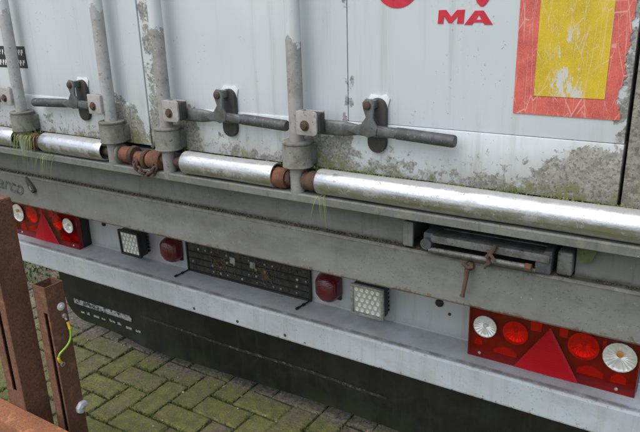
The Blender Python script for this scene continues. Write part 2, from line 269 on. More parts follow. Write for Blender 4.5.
# ------------------------------------------------------------ mesh helpers
def join(bm, t, mat=None):
    me = bpy.data.meshes.new('t'); t.to_mesh(me); t.free()
    if mat: me.transform(mat)
    bm.from_mesh(me); bpy.data.meshes.remove(me)
def box(bm, x0, x1, y0, y1, z0, z1, bev=.002, seg=2, mat=None):
    t = bmesh.new(); bmesh.ops.create_cube(t, size=1)
    for v in t.verts: v.co = Vector(((x0+x1)/2+v.co.x*(x1-x0), (y0+y1)/2+v.co.y*(y1-y0), (z0+z1)/2+v.co.z*(z1-z0)))
    if bev: bmesh.ops.bevel(t, geom=list(t.edges), offset=bev, segments=seg, affect='EDGES', profile=.6)
    join(bm, t, mat); return bm
def prism(bm, pts, a0, a1, axis='X', bev=0, seg=2, mat=None):
    """polygon pts extruded along axis; X: pts=(y,z); Y: pts=(x,z); Z: pts=(x,y)"""
    f = {'X': lambda p, a: (a, p[0], p[1]), 'Y': lambda p, a: (p[0], a, p[1]), 'Z': lambda p, a: (p[0], p[1], a)}[axis]
    t = bmesh.new(); A = [t.verts.new(f(p, a0)) for p in pts]; B = [t.verts.new(f(p, a1)) for p in pts]; n = len(pts)
    t.faces.new(A); t.faces.new(B[::-1])
    for i in range(n): t.faces.new((A[i], B[i], B[(i+1) % n], A[(i+1) % n]))
    bmesh.ops.recalc_face_normals(t, faces=t.faces)
    if bev: bmesh.ops.bevel(t, geom=list(t.edges), offset=bev, segments=seg, affect='EDGES', profile=.6)
    join(bm, t, mat); return bm
def tube(bm, pts, r, n=12, cap=True):
    t = bmesh.new(); pts = [Vector(p) for p in pts]; rs = r if isinstance(r, (list, tuple)) else [r]*len(pts); rings = []
    prev = None
    for i, p in enumerate(pts):
        d = (pts[min(i+1, len(pts)-1)]-pts[max(i-1, 0)]).normalized()
        a = prev if prev is not None else (Vector((0, 0, 1)) if abs(d.z) < .9 else Vector((1, 0, 0)))
        u = (a-d*a.dot(d)).normalized(); prev = u; w = d.cross(u)
        rings.append([t.verts.new(p+(u*math.cos(2*PI*k/n)+w*math.sin(2*PI*k/n))*rs[i]) for k in range(n)])
    for i in range(len(rings)-1):
        for k in range(n): t.faces.new((rings[i][k], rings[i][(k+1) % n], rings[i+1][(k+1) % n], rings[i+1][k]))
    if cap: t.faces.new(rings[0][::-1]); t.faces.new(rings[-1])
    bmesh.ops.recalc_face_normals(t, faces=t.faces); join(bm, t); return bm
def lathe(bm, prof, n=20, mat=None):
    """prof: (r, h) pairs, revolved round local Z"""
    t = bmesh.new(); rings = [[t.verts.new((r*math.cos(2*PI*k/n), r*math.sin(2*PI*k/n), h)) for k in range(n)] for r, h in prof]
    for i in range(len(rings)-1):
        for k in range(n): t.faces.new((rings[i][k], rings[i][(k+1) % n], rings[i+1][(k+1) % n], rings[i+1][k]))
    bmesh.ops.remove_doubles(t, verts=t.verts, dist=1e-6); bmesh.ops.holes_fill(t, edges=t.edges); bmesh.ops.recalc_face_normals(t, faces=t.faces)
    join(bm, t, mat); return bm
def YM(x, y, z): return Matrix.Translation((x, y, z)) @ Matrix.Rotation(PI/2, 4, 'X')      # lathe axis pointing to -Y
def T(x, y, z): return Matrix.Translation((x, y, z))
def XM(x, y, z): return Matrix.Translation((x, y, z)) @ Matrix.Rotation(PI/2, 4, 'Y')      # lathe axis pointing to +X
def obj(name, bm, m, parent=None, smooth=True, angle=38, **props):
    me = bpy.data.meshes.new(name)
    if isinstance(bm, bmesh.types.BMesh): bm.to_mesh(me); bm.free()
    else: me = bm
    o = bpy.data.objects.new(name, me); C.objects.link(o)
    for mm in (m if isinstance(m, list) else [m]): me.materials.append(MT[mm])
    if smooth:
        me.polygons.foreach_set('use_smooth', [True]*len(me.polygons)); me.set_sharp_from_angle(angle=rad(angle))
    if parent: o.parent = parent
    for k, v in props.items(): o[k] = v
    return o
def empty(name, loc, label, cat, group=None):
    o = bpy.data.objects.new(name, None); C.objects.link(o); o.location = loc; o.empty_display_size = .1; o['label'] = label; o['category'] = cat
    if group: o['group'] = group
    return o
def B(): return bmesh.new()
def text_mesh(s, size, bold=0.0, sx=1.0, shear=0.0):
    cu = bpy.data.curves.new('t', 'FONT'); cu.body = s; cu.size = size; cu.offset = bold; cu.shear = shear; cu.extrude = 0
    o = bpy.data.objects.new('t', cu); C.objects.link(o); bpy.context.view_layer.update()
    me = bpy.data.meshes.new_from_object(o.evaluated_get(bpy.context.evaluated_depsgraph_get())); bpy.data.objects.remove(o)
    me.transform(Matrix.Diagonal((sx, 1, 1, 1))); me.transform(Matrix.Rotation(PI/2, 4, 'X')); return me

# ------------------------------------------------------------ ground and paving
bm = B(); t = [bm.verts.new(v) for v in ((-150, -150, -.012), (150, -150, -.012), (150, 150, -.012), (-150, 150, -.012))]; bm.faces.new(t)
obj('ground', bm, 'soil', None, False, kind='structure')
WB = .105; X0, Y0 = -.63, -.122
bm = B(); t = [bm.verts.new(v) for v in ((-9, -7, -.0065), (7, -7, -.0065), (7, 8, -.0065), (-9, 8, -.0065))]; bm.faces.new(t)
pave = obj('brick_paving', bm, 'soil', None, False, kind='structure')
bricks = []
for i in range(-75, 70):
    for j in range(-60, 70):
        d = (i-j) % 4; x, y = X0+i*WB, Y0+j*WB
        if d == 0: bricks.append((x, y, 2*WB, WB))
        elif d == 3: bricks.append((x, y, WB, 2*WB))
def pxof(P):
    d = Vector(P)-M.translation; z = d.dot(fw)
    return (320+643.4*d.dot(r2)/z, 216-643.4*d.dot(u2)/z, z) if z > .1 else (-9999, -9999, z)
def brick_mesh(L, Wd, seed):
    rnd = random.Random(seed); bm = B(); g = .0028
    box(bm, -L/2+g, L/2-g, -Wd/2+g, Wd/2-g, -.045, 0, .007, 2)
    for v in bm.verts: v.co += Vector((rnd.uniform(-.0026, .0026), rnd.uniform(-.0026, .0026), rnd.uniform(-.0018, .0018) if v.co.z > -.02 else 0))
    return bm
proto = {}
for k in range(6):
    for key, (L, Wd) in {'h': (2*WB, WB), 'v': (WB, 2*WB)}.items():
        me = bpy.data.meshes.new('brick'); b_ = brick_mesh(L, Wd, k); b_.to_mesh(me); b_.free(); me.materials.append(MT['brick']); proto[key, k] = me
def vis(b):
    x, y = b[0]+b[2]/2, b[1]+b[3]/2; u, v, z = pxof((x, y, 0))
    return -12 < u < 420 and 235 < v < 460 and y < .36+max(0, (-1.1-x)*2) and not (u < 8 and v > 380)
near = sorted([b for b in bricks if vis(b)], key=lambda b: pxof((b[0], b[1], 0))[2])[:296]; ns = set(near)
far = B(); rnd = random.Random(3)
for b in bricks:
    x, y = b[0]+b[2]/2, b[1]+b[3]/2; z = rnd.uniform(-.0045, .003); tilt = (rnd.uniform(-.014, .014), rnd.uniform(-.014, .014), rnd.uniform(-.012, .012))
    if b in ns:
        o = bpy.data.objects.new('brick', proto['h' if b[2] > b[3] else 'v', rnd.randrange(6)]); C.objects.link(o); o.parent = pave
        o.location = (x, y, z); o.rotation_euler = tilt
    elif abs(x) < 3.2 and -2.6 < y < 3.2:
        g_ = .004; v = [far.verts.new((x+sx*(b[2]/2-g_), y+sy*(b[3]/2-g_), z-(.03 if lo else 0))) for lo in (0, 1) for sx, sy in ((-1, -1), (1, -1), (1, 1), (-1, 1))]
        far.faces.new(v[:4])
        for k in range(4): far.faces.new((v[k+4], v[(k+1) % 4+4], v[(k+1) % 4], v[k]))
    else:
        g_ = .004; far.faces.new([far.verts.new((x+sx*(b[2]/2-g_), y+sy*(b[3]/2-g_), z)) for sx, sy in ((-1, -1), (1, -1), (1, 1), (-1, 1))])
obj('paving_brick_field', far, 'brick', pave, False, kind='stuff')
def blade(bm, p, h, lean, w, az):
    p = Vector(p); d = Vector((math.cos(az), math.sin(az), 0)); s = Vector((-d.y, d.x, 0))*w
    a, b_ = bm.verts.new(p-s), bm.verts.new(p+s); m1 = p+d*lean*.4*h+Vector((0, 0, h*.65)); c, e = bm.verts.new(m1+s*.7), bm.verts.new(m1-s*.7)
    tip = bm.verts.new(p+d*lean*h+Vector((0, 0, h*(1-.25*min(1, lean))))); bm.faces.new((a, b_, c, e)); bm.faces.new((e, c, tip))
# moss and tiny grass in the joints
bm = B(); rnd = random.Random(11)
for b in near:
    x, y, L, Wd = b
    dens = 1.0 if y < .04 else .25
    if rnd.random() < .25: dens *= .3
    for k in range(int(110*dens)):
        if rnd.random() < .62: px, py = x+rnd.uniform(0, L), y+rnd.gauss(0, .004)
        else: px, py = x+rnd.gauss(0, .004), y+rnd.uniform(0, Wd)
        c = math.sin(px*9)*math.cos(py*11+1)
        h = rnd.uniform(.002, .008)*(1+max(0, c)*1.3)
        blade(bm, (px, py, -.006), h+.006, rnd.uniform(.2, 1.1), rnd.uniform(.0012, .003), rnd.uniform(0, 2*PI))
obj('joint_moss', bm, 'moss', None, False, kind='stuff', label='moss and tiny grass in the joints of the brick paving', category='moss')

bm = B(); rnd = random.Random(41)
for k in range(420):
    b = rnd.choice(near); px, py = b[0]+rnd.uniform(0, b[2]), b[1]+rnd.uniform(0, b[3]); r_ = rnd.choice((.0012, .0016, .002, .003, .0042)); a = rnd.uniform(0, PI)
    t = bmesh.new(); bmesh.ops.create_icosphere(t, subdivisions=1, radius=r_); join(bm, t, T(px, py, r_*.3+.001) @ Matrix.Rotation(a, 4, 'Z') @ Matrix.Diagonal((rnd.uniform(.8, 1.9), 1, .5, 1)))
obj('paving_grit', bm, 'grit', None, False, kind='stuff', label='scattered grit and crumbs lying on the brick paving', category='grit')

# ------------------------------------------------------------ the trailer
trailer = empty('box_trailer', (0, 0, 0), 'rear end of a dirty white box trailer with twin doors and a grey sill', 'trailer')
YD = -.35
def doorpart(name, s):
    bm = B()
    def sx(a, b): return (min(a*s, b*s), max(a*s, b*s))
    x0, x1 = sx(.0022, .072); box(bm, x0, x1, YD-.004, YD+.04, 1.047, 3.5, .003)                      # meeting strip
    if s > 0:
        box(bm, .0735, .6005, YD, YD+.04, 1.1555, 3.5, .0012); box(bm, .6025, 1.143, YD, YD+.04, 1.157, 3.5, .0012)   # inner and outer panel
    else: box(bm, -1.143, -.0735, YD, YD+.04, 1.1555, 3.5, .0012)
    x0, x1 = sx(.0735, 1.144); box(bm, x0, x1, YD-.0025, YD+.04, 1.047, 1.156, .003)                 # kick rail
    x0, x1 = sx(.01, 1.14); box(bm, x0, x1, YD+.012, YD+.038, 1.05, 3.49, 0)                         # core behind the seams
    return obj('door', bm, 'door', trailer)
doorR, doorL = doorpart('door', 1), doorpart('door', -1)
doorR['label'] = 'right hand door with the red lettering and the marker board'; doorL['label'] = 'left hand door with the black sticker'
RY = -.387
def rod_set(door, X, s, keepX, gripX, rodmat='rod'):
    """vertical locking rod at X; its handle swings towards side s (+1 right, -1 left)"""
    r = .0165
    obj('locking_rod', tube(B(), [(X, RY, 1.10), (X, RY, 3.3)], r, 20), rodmat, door)
    bm = B(); lathe(bm, [(.015, 1.053), (.0335, 1.0535), (.035, 1.056), (.0335, 1.0595), (.0335, 1.1035), (.0315, 1.1045), (.0315, 1.1065), (.0345, 1.107), (.0345, 1.1105), (.032, 1.112), (.0165, 1.1125)], 28, T(X, RY, 0))
    box(bm, X-.030, X+.030, RY+.01, YD+.002, 1.056, 1.10, .003); obj('rod_bearing', bm, 'bush', door)
    bm = B(); lathe(bm, [(.001, .978), (.014, .978), (.0165, .982), (.0165, 1.056), (.001, 1.057)], 20, T(X, RY-.004, 0)); obj('rod_pin', bm, 'pin', door)
    # clamp that grips the rod and carries the handle
    c0, c1 = (X+.016, X+.068) if s > 0 else (X-.056, X-.004)
    bm = B(); yc = RY-.022
    prism(bm, [(c0+.002, 1.131), (c1-.008, 1.131), (c1-.002, 1.134), (c1, 1.140), (c1, 1.174), (c1-.002, 1.180), (c1-.008, 1.183), (c0+.002, 1.183)], yc-.003, yc+.003, 'Y', .0018)
    box(bm, c0, c1, yc+.026, yc+.031, 1.133, 1.181, .002)
    e0, e1 = (c0, c0+.005) if s > 0 else (c1-.005, c1)
    box(bm, e0-.001, e1+.001, yc-.002, yc+.030, 1.132, 1.182, .002); obj('rod_clamp', bm, 'clamp', door); bm = B(); box(bm, c0+.004, c1+(.004 if s > 0 else -.004), yc+.0035, yc+.0255, 1.135, 1.179, .003); obj('clamp_bush', bm, 'keeper', door)
    bm = B(); bx_ = (c0+c1)/2-.004; lathe(bm, [(.001, 0), (.0085, 0), (.0085, .006), (.007, .0075), (.001, .008)], 6, YM(bx_, yc-.002, 1.152)); lathe(bm, [(.001, 0), (.0115, 0), (.0115, .0025), (.001, .003)], 18, YM(bx_, yc-.0015, 1.152)); obj('clamp_bolt', bm, 'rustdark', door)
    # handle: flat blade, twisted middle, round coated grip
    yh = YD-.026; h0 = (c1-.012) if s > 0 else (c0+.012)
    seg = [(h0, .0165, .007), (h0+(keepX-h0)*.45, .016, .007), (keepX-s*.035, .011, .006), (keepX+s*.01, .0125, .008), (keepX+s*.035, .011, .009), (keepX+s*.05, .011, .0095)]
    t = bmesh.new(); rings = []
    for (hx, hz, hy) in seg: rings.append([t.verts.new((hx, yh+hy*math.cos(a), 1.1455+hz*math.copysign(abs(math.sin(a))**.6, math.sin(a)))) for a in [2*PI*k/14 for k in range(14)]])
    for i in range(len(rings)-1):
        for k in range(14): t.faces.new((rings[i][k], rings[i][(k+1) % 14], rings[i+1][(k+1) % 14], rings[i+1][k]))
    t.faces.new(rings[0]); t.faces.new(rings[-1]); bmesh.ops.recalc_face_normals(t, faces=t.faces)
    obj('lock_handle', t, 'handle2', door)
    bm = B(); tube(bm, [(keepX+s*.046, yh, 1.1455), (keepX+s*.056, yh, 1.1455), (gripX-s*.004, yh-.004, 1.141), (gripX, yh-.004, 1.141)], [.010, .0125, .0125, .011], 16); obj('handle_grip', bm, 'handle', door)
    # keeper plate behind and hasp in front
    bm = B(); w = .021; pts = [(keepX+w*math.cos(a), 1.190+w*math.sin(a)) for a in [PI*k/10 for k in range(11)]]+[(keepX+w*math.cos(a), 1.118+w*math.sin(a)) for a in [PI+PI*k/10 for k in range(11)]]
    prism(bm, pts, YD-.013, YD-.001, 'Y', .002); obj('keeper_plate', bm, 'keeper', door)
    bm = B(); prism(bm, [(keepX-.018, 1.188), (keepX-.024, 1.208), (keepX-.018, 1.217), (keepX+.004, 1.215), (keepX+.018, 1.218), (keepX+.026, 1.210), (keepX+.020, 1.188)], YD-.0035, YD-.0005, 'Y', .001); obj('keeper_backing', bm, 'board_white', door)
    bm = B(); yk = yh-.011
    prism(bm, [(keepX-.018, 1.205), (keepX-.010, 1.2135), (keepX+.002, 1.212), (keepX+.008, 1.200), (keepX+.006, 1.172), (keepX+.016, 1.155), (keepX+.013, 1.140), (keepX-.006, 1.134), (keepX-.026, 1.142), (keepX-.022, 1.160), (keepX-.010, 1.176), (keepX-.016, 1.192)], yk-.004, yk+.003, 'Y', .002)
    prism(bm, [(keepX-.060, 1.146), (keepX-.026, 1.160), (keepX+.006, 1.158), (keepX+.060, 1.150), (keepX+.052, 1.138), (keepX+.006, 1.141), (keepX-.030, 1.137)], yk-.002, yk+.009, 'Y', .003)
    box(bm, keepX-.014, keepX+.004, yk, YD-.01, 1.192, 1.209, .002); obj('hasp', bm, 'handle2', door)
    bm = B(); lathe(bm, [(.001, 0), (.0085, 0), (.0085, .006), (.006, .008), (.001, .0085)], 12, YM(keepX-.006, yk-.002, 1.200)); obj('hasp_bolt', bm, 'rustdark', door)
rod_set(doorL, -.505, -1, -.69, -.86, 'rodlight'); rod_set(doorL, -.110, -1, -.250, -.445, 'rodlight')
rod_set(doorR, .096, 1, .280, .462, 'rod'); rod_set(doorR, .492, 1, .675, .853, 'rod')
# marker board with a torn right edge
rnd = random.Random(5)
edge = []; z = 1.197
while z < 1.60:
    edge.append((1.137-(abs(math.sin(z*47)*math.sin(z*19))*.011*(1 if z < 1.36 else .15)+rnd.uniform(0, .005)*(1 if z < 1.36 else .2)), z)); z += .0035
bm = B(); prism(bm, [(.951, 1.198)]+edge+[(.951, 1.60)], YD-.0022, YD+.001, 'Y'); obj('marker_board', bm, 'boardred', doorR, False)
bm = B(); box(bm, .986, 1.105, YD-.0032, YD-.0018, 1.231, 1.566, .0004, 1); obj('marker_panel', bm, 'boardyellow', doorR)
# red lettering M A and the two scraps of a mark above it
def glyph(pts, name='letter'):
    bm = B(); prism(bm, pts, YD-.0012, YD+.001, 'Y'); return obj(name, bm, 'redprint', doorR, False)
def G2(x, z, w, h, pts): return [(x+u*w, z+v*h) for u, v in pts]
glyph(G2(.7985, 1.3555, .0505, .0245, [(0, 0), (.03, 1), (.32, 1), (.52, .50), (.74, 1), (1.03, 1), (1.0, 0), (.75, 0), (.78, .55), (.55, .05), (.42, .05), (.24, .55), (.22, 0)]))
glyph(G2(.8505, 1.3535, .0535, .0245, [(0, 0), (.36, 1), (.66, 1), (1.0, 0), (.71, 0), (.66, .17), (.55, .17), (.55, .36), (.60, .36), (.51, .70), (.41, .36), (.55, .36), (.55, .17), (.34, .17), (.28, 0)]))
glyph([(.714+.048*math.cos(2*PI*k/40), 1.4325+.048*math.sin(2*PI*k/40)) for k in range(40)], 'round_mark')
glyph([(.8725, 1.392), (.879, 1.3855), (.884, 1.3845), (.890, 1.389), (.904, 1.41), (.866, 1.41)], 'pointed_mark')
# black sticker with two rows of white characters
bm = B(); box(bm, -.655, -.492, YD-.0014, YD+.001, 1.234, 1.297, .0003, 1); obj('sticker', bm, 'stickblack', doorL)
rnd = random.Random(2)
bm = B()
for zr in (1.240, 1.270):
    x = -.650
    while x < -.508:
        w = rnd.uniform(.006, .011); z0 = zr+rnd.uniform(0, .003); z1 = zr+.017
        prism(bm, [(x, z0), (x+w*.5, z0), (x+w*.45, z0+.006), (x+w, z0+.007), (x+w, z1), (x+w*.2, z1), (x+w*.25, z1-.006), (x, z1-.007)], YD-.0024, YD-.001, 'Y'); x += w+rnd.uniform(.003, .006)
obj('sticker_print', bm, 'stickwhite', doorL, False)

# corner posts, body, floor
for s in (-1, 1):
    bm = B(); box(bm, min(s*1.150, s*1.25), max(s*1.150, s*1.25), YD-.006, YD+.12, 1.0, 3.55, .004); obj('corner_post', bm, 'post', trailer)
bm = B(); box(bm, -1.25, 1.25, YD+.125, 6, 1.03, 3.55, .01); obj('body_shell', bm, 'door', trailer)
bm = B(); box(bm, -1.25, 1.25, -.24, 6, .80, 1.025, .004); obj('floor_frame', bm, 'sill', trailer)
# sill
bm = B()
prism(bm, [(-.24, .996), (-.403, .996), (-.406, .993), (-.406, .978), (-.403, .976), (-.345, .973), (-.24, .973)], -1.25, 1.25)
box(bm, -1.249, .742, YD, -.242, .894, .974, .001, 1); box(bm, 1.086, 1.249, YD, -.242, .894, .974, .001, 1)
prism(bm, [(-.24, .899), (-.366, .899), (-.370, .894), (-.3665, .862), (-.3668, .848), (-.3680, .832), (-.3715, .801), (-.3695, .797), (-.36, .795), (-.24, .801)], -1.25, 1.25)
box(bm, -1.248, 1.248, -.343, -.243, .990, 1.034, .002)
sill = obj('sill', bm, 'sill', trailer, angle=14)
def halftube(x0, x1, cy=-.386, cz=1.026, r=.0285):
    t = bmesh.new(); n = 26; xs = [x0, x0+.004]+[x0+(x1-x0)*k/8 for k in range(1, 8)]+[x1-.004, x1]
    def ring(x, rr): return [t.verts.new((x, cy-rr*math.sin(rad(-50+260*k/n))*1.0, cz+rr*math.cos(rad(-50+260*k/n)))) for k in range(n+1)]
    O = [ring(x, r-(.0015 if i in (0, len(xs)-1) else 0)+.0007*math.sin(x*17)) for i, x in enumerate(xs)]; I = [ring(x, r-.004) for x in xs]
    for i in range(len(xs)-1):
        for k in range(n):
            t.faces.new((O[i][k], O[i][k+1], O[i+1][k+1], O[i+1][k])); t.faces.new((I[i][k], I[i+1][k], I[i+1][k+1], I[i][k+1]))
    for a, b_ in ((O[0], I[0]), (O[-1], I[-1])):
        for k in range(n): t.faces.new((a[k], b_[k], b_[k+1], a[k+1]))
    for k in (0, n):
        for i in range(len(xs)-1): t.faces.new((O[i][k], O[i+1][k], I[i+1][k], I[i][k]))
    bmesh.ops.recalc_face_normals(t, faces=t.faces); return t
for x0, x1 in ((-1.24, -.545), (-.415, -.145), (.150, .432), (.548, 1.245)): obj('rail_cover', halftube(x0, x1), 'alu', sill)
bm = B(); tube(bm, [(-1.2, -.384, 1.024), (1.2, -.384, 1.024)], .0125, 14); obj('pivot_shaft', bm, 'rustdark', sill)
def coupling(x0, x1, r, cz=1.024, m='rust'):
    bm = B(); n = 6; prof = [(.008, x0), (r*.9, x0), (r, x0+.004)]
    for k in range(1, n): prof.append((r*(1+.05*math.sin(k*2.3)), x0+(x1-x0)*k/n))
    prof += [(r, x1-.004), (r*.9, x1), (.008, x1)]; lathe(bm, prof, 18, XM(0, -.386, cz)); return obj('shaft_coupling', bm, m, sill)
coupling(-.470, -.445, .024); coupling(-.443, -.422, .020, m='rustdark'); coupling(-.088, -.082, .026, m='bush'); coupling(-.080, -.044, .0215); coupling(-.042, -.030, .0255, m='rustdark')
coupling(-.028, .006, .017, 1.018); coupling(.008, .018, .026, 1.018, 'rustdark'); coupling(.022, .068, .023, 1.020); coupling(.428, .462, .0235, 1.021); coupling(.464, .476, .018, m='rustdark'); coupling(.508, .544, .022, m='rustdark')
# loop of chain under the middle coupling
for k in range(9):
    a = PI+PI*k/8; c = Vector((.026+.036*math.cos(a), -.410, 1.010+.022*math.sin(a))); tan = Vector((-math.sin(a), 0, math.cos(a))); sd2 = (Vector((0, 1, 0)) if k % 2 else Vector((math.cos(a), 0, math.sin(a))))
    bm = B(); tube(bm, [c+tan*.0095*math.cos(q)+sd2*.0068*math.sin(q) for q in [2*PI*i/12 for i in range(13)]], .0034, 6, False); obj('chain_link', bm, 'rustdark', sill)
bm = B(); prism(bm, [(.012, 1.05), (.03, 1.066), (.05, 1.066), (.058, 1.045), (.05, 1.04), (.044, 1.055), (.032, 1.056), (.022, 1.044)], -.372, -.362, 'Y', .0015); obj('eye_lug', bm, 'handle2', sill)
# folding step in the sill opening
bm = B(); box(bm, .742, .748, -.365, -.25, .902, .962, .001); box(bm, .742, .765, -.371, -.362, .905, .96, .003); obj('step_bracket', bm, 'sill', sill)
bm = B(); box(bm, .790, .812, -.374, -.25, .915, .944, .003); tube(bm, [(.800, -.369, .923), (.800, -.385, .923)], .012, 12); obj('step_arm', bm, 'stepdark', sill)
bm = B(); box(bm, .808, 1.045, -.378, -.345, .926, .942, .002)
for k in range(4): box(bm, .812, 1.030, -.343+k*.02, -.330+k*.02, .930, .940, .001)
obj('step_tread', bm, 'step', sill)
bm = B(); tube(bm, [(.806, -.380, .911), (1.012, -.380, .913)], .0055, 10); tube(bm, [(.806, -.372, .904), (1.02, -.372, .905)], .004, 8); obj('step_rod', bm, 'step', sill)
bm = B(); tube(bm, [(1.002, -.381, .913), (1.014, -.381, .913)], .0075, 8); obj('step_rod_end', bm, 'rust', sill)
bm = B(); prism(bm, [(1.018, .902), (1.018, .924), (1.034, .948), (1.048, .950), (1.048, .902)], -.374, -.27, 'Y', .003); obj('step_arm', bm, 'stepdark', sill)
bm = B(); box(bm, 1.056, 1.084, -.368, -.26, .903, .950, .006, 3); obj('step_stop', bm, 'step', sill)
bm = B(); prism(bm, [(1.090, .972), (1.128, .972), (1.116, .940), (1.104, .934), (1.090, .936)], -.368, -.349, 'Y', .002); obj('step_wedge', bm, 'olive', sill)
bm = B(); tube(bm, [(.944, -.383, .946), (.940, -.388, .935), (.930, -.388, .922), (.935, -.386, .91), (.924, -.387, .897)], .0042, 8); tube(bm, [(.930, -.389, .936), (.946, -.389, .916)], .0035, 6); obj('tie_wire', bm, 'rustdark', sill)
bm = B(); tube(bm, [(.891, -.386, .886), (.889, -.387, .862), (.885, -.388, .832), (.884, -.388, .826)], [.0055, .0045, .0042, .0055], 10); lathe(bm, [(.001, 0), (.010, 0), (.0095, .009), (.001, .011)], 8, YM(.892, -.369, .889)); tube(bm, [(.880, -.384, .897), (.892, -.386, .889), (.902, -.384, .893)], .004, 8); obj('hanging_pin', bm, 'rustdark', sill)
# faded hand lettering and dark bracket on the left of the sill
YL = lambda z: (-.3665-(z-.853)*(.0035/.041) if z > .853 else -.3665-(.853-z)*(.005/.052))-.0008
tm = text_mesh('arco', .066, .0012, 1.15, .25); tm.transform(Matrix.Rotation(rad(5), 4, 'Y')); tm.transform(Matrix.Translation((-.742, 0, .841)))
for v in tm.vertices: v.co.y = YL(v.co.z)
obj('lettering', tm, 'faded', sill, False)
bm = B(); prism(bm, [(-.566, .898), (-.554, .890), (-.536, .868), (-.530, .856), (-.541, .846), (-.556, .858), (-.567, .882)], -.377, -.366, 'Y', .002); obj('leaf_shaped_bracket', bm, 'keeper', sill)
bm = B(); prism(bm, [(-.551, .870), (-.545, .866), (-.540, .857), (-.547, .858)], -.3785, -.3765, 'Y'); obj('bracket_rivet', bm, 'zinc', sill, False)
# small bolts in the sill and panel
def bolt(parent, x, y, z, r=.006, m='rustdark', nm='bolt'):
    bm = B(); lathe(bm, [(.0005, 0), (r, 0), (r, r*.5), (r*.7, r*.8), (.0005, r*.85)], 8, YM(x, y, z)); return obj(nm, bm, m, parent)
# lamp panel and bumper
bm = B(); box(bm, -1.22, 1.22, 0, .03, .485, .802, .002); panel = obj('lamp_panel', bm, 'panel', trailer)
bolt(panel, .685, .001, .594, .012, 'black'); bolt(panel, .715, .001, .566, .005); bolt(panel, -.70, .001, .60, .010, 'black'); bolt(panel, .45, .001, .56, .004)
bm = B(); prism(bm, [(.02, .503), (.001, .503), (-.004, .4995), (-.098, .4915), (-.108, .489), (-.112, .483), (-.113, .41), (-.111, .405), (-.104, .403), (.02, .403)], -1.25, 1.25)
bumper = obj('bumper', bm, 'bumper', trailer, angle=20)
for x in (-.146, .036, .227): bolt(bumper, x+random.uniform(-.01, .01), -.111, .422+random.uniform(-.002, .003), .0052, 'rustdark')
# mud flap
def flap():
    t = bmesh.new(); xs = [-1.115+2.30*k/90 for k in range(91)]; nz = 10; rows = []
    for x in xs:
        e = max(0, (-.985-x)/.13); e2 = max(0, (x-1.08)/.10); zb = .076+.006*math.sin(x*5)+(.13*(1-math.sqrt(max(0, 1-min(1, e)**2))))+(.12*(1-math.sqrt(max(0, 1-min(1, e2)**2))))
        cu = .020*math.exp(-((x+.55)/.16)**2)
        rows.append([(x, .047+.004*math.sin(x*3.3)-cu*(1-k/nz)**5-.006*math.sin(PI*k/nz), zb+(.485-zb)*k/nz) for k in range(nz+1)])
    F = [[t.verts.new(p) for p in r] for r in rows]; Bk = [[t.verts.new((p[0], p[1]+.009, p[2])) for p in r] for r in rows]
    for i in range(90):
        for k in range(nz): t.faces.new((F[i][k], F[i+1][k], F[i+1][k+1], F[i][k+1])); t.faces.new((Bk[i][k], Bk[i][k+1], Bk[i+1][k+1], Bk[i+1][k]))
        t.faces.new((F[i][0], Bk[i][0], Bk[i+1][0], F[i+1][0])); t.faces.new((F[i][nz], F[i+1][nz], Bk[i+1][nz], Bk[i][nz]))
    for i in (0, 90):
        for k in range(nz): t.faces.new((F[i][k], F[i][k+1], Bk[i][k+1], Bk[i][k]))
    bmesh.ops.recalc_face_normals(t, faces=t.faces); return t
fl = obj('mud_flap', flap(), 'rubber', trailer)
def onflap(x, z): return .047+.004*math.sin(x*3.3)-.006*math.sin(PI*(z-.08)/.405)-.020*math.exp(-((x+.55)/.16)**2)*max(0, 1-(z-.08)/.405)**5-.0015
def strip(name, x0, x1, zf, h, m, n=24, parent=fl):
    t = bmesh.new(); R_ = []
    for k in range(n+1):
        x = x0+(x1-x0)*k/n; z = zf(x); R_.append([t.verts.new((x, onflap(x, zz), zz)) for zz in (z-h/2, z+h/2)])
    for k in range(n): t.faces.new((R_[k][0], R_[k+1][0], R_[k+1][1], R_[k][1]))
    return obj(name, t, m, parent)
strip('printed_band', -1.035, -.66, lambda x: .172+.02*(x+1.03), .026, 'print'); strip('printed_line', -.60, .50, lambda x: .203-.012*(x+.3)+.003*math.sin(x*9), .011, 'printline', 50)
rnd = random.Random(4); x = -1.0
while x < -.60:
    w = rnd.uniform(.02, .04); strip('printed_mark', x, x+w, lambda q, a=rnd.uniform(-.004, .004): .128+.04*(q+1.0)*.6+a, rnd.uniform(.006, .014), 'print', 4); x += w+rnd.uniform(.012, .03)
# wheels standing behind the flap
for s in (-1, 1):
    bm = B(); w0 = lambda r, h: (r, h)
    lathe(bm, [(.29, -.14), (.38, -.155), (.47, -.15), (.497, -.13), (.50, -.06), (.492, -.055), (.492, -.045), (.50, -.04), (.50, .04), (.492, .045), (.492, .055), (.50, .06), (.497, .13), (.47, .15), (.38, .155), (.29, .14), (.29, -.14)], 48, XM(s*.98, 1.05, .488)); wh = obj('wheel', bm, 'rubber', trailer)
    bm = B(); lathe(bm, [(.05, .05), (.12, .06), (.20, -.02), (.27, .03), (.295, .13), (.28, -.13), (.10, -.10), (.05, -.1)], 36, XM(s*.98, 1.05, .488)); obj('rim', bm, 'zinc', wh)
bm = B(); tube(bm, [(-.95, 1.05, .488), (.95, 1.05, .488)], .06, 14); box(bm, -.5, -.4, .04, 6, .5, .82, .004); box(bm, .4, .5, .04, 6, .5, .82, .004); obj('chassis_beam', bm, 'stepdark', trailer)

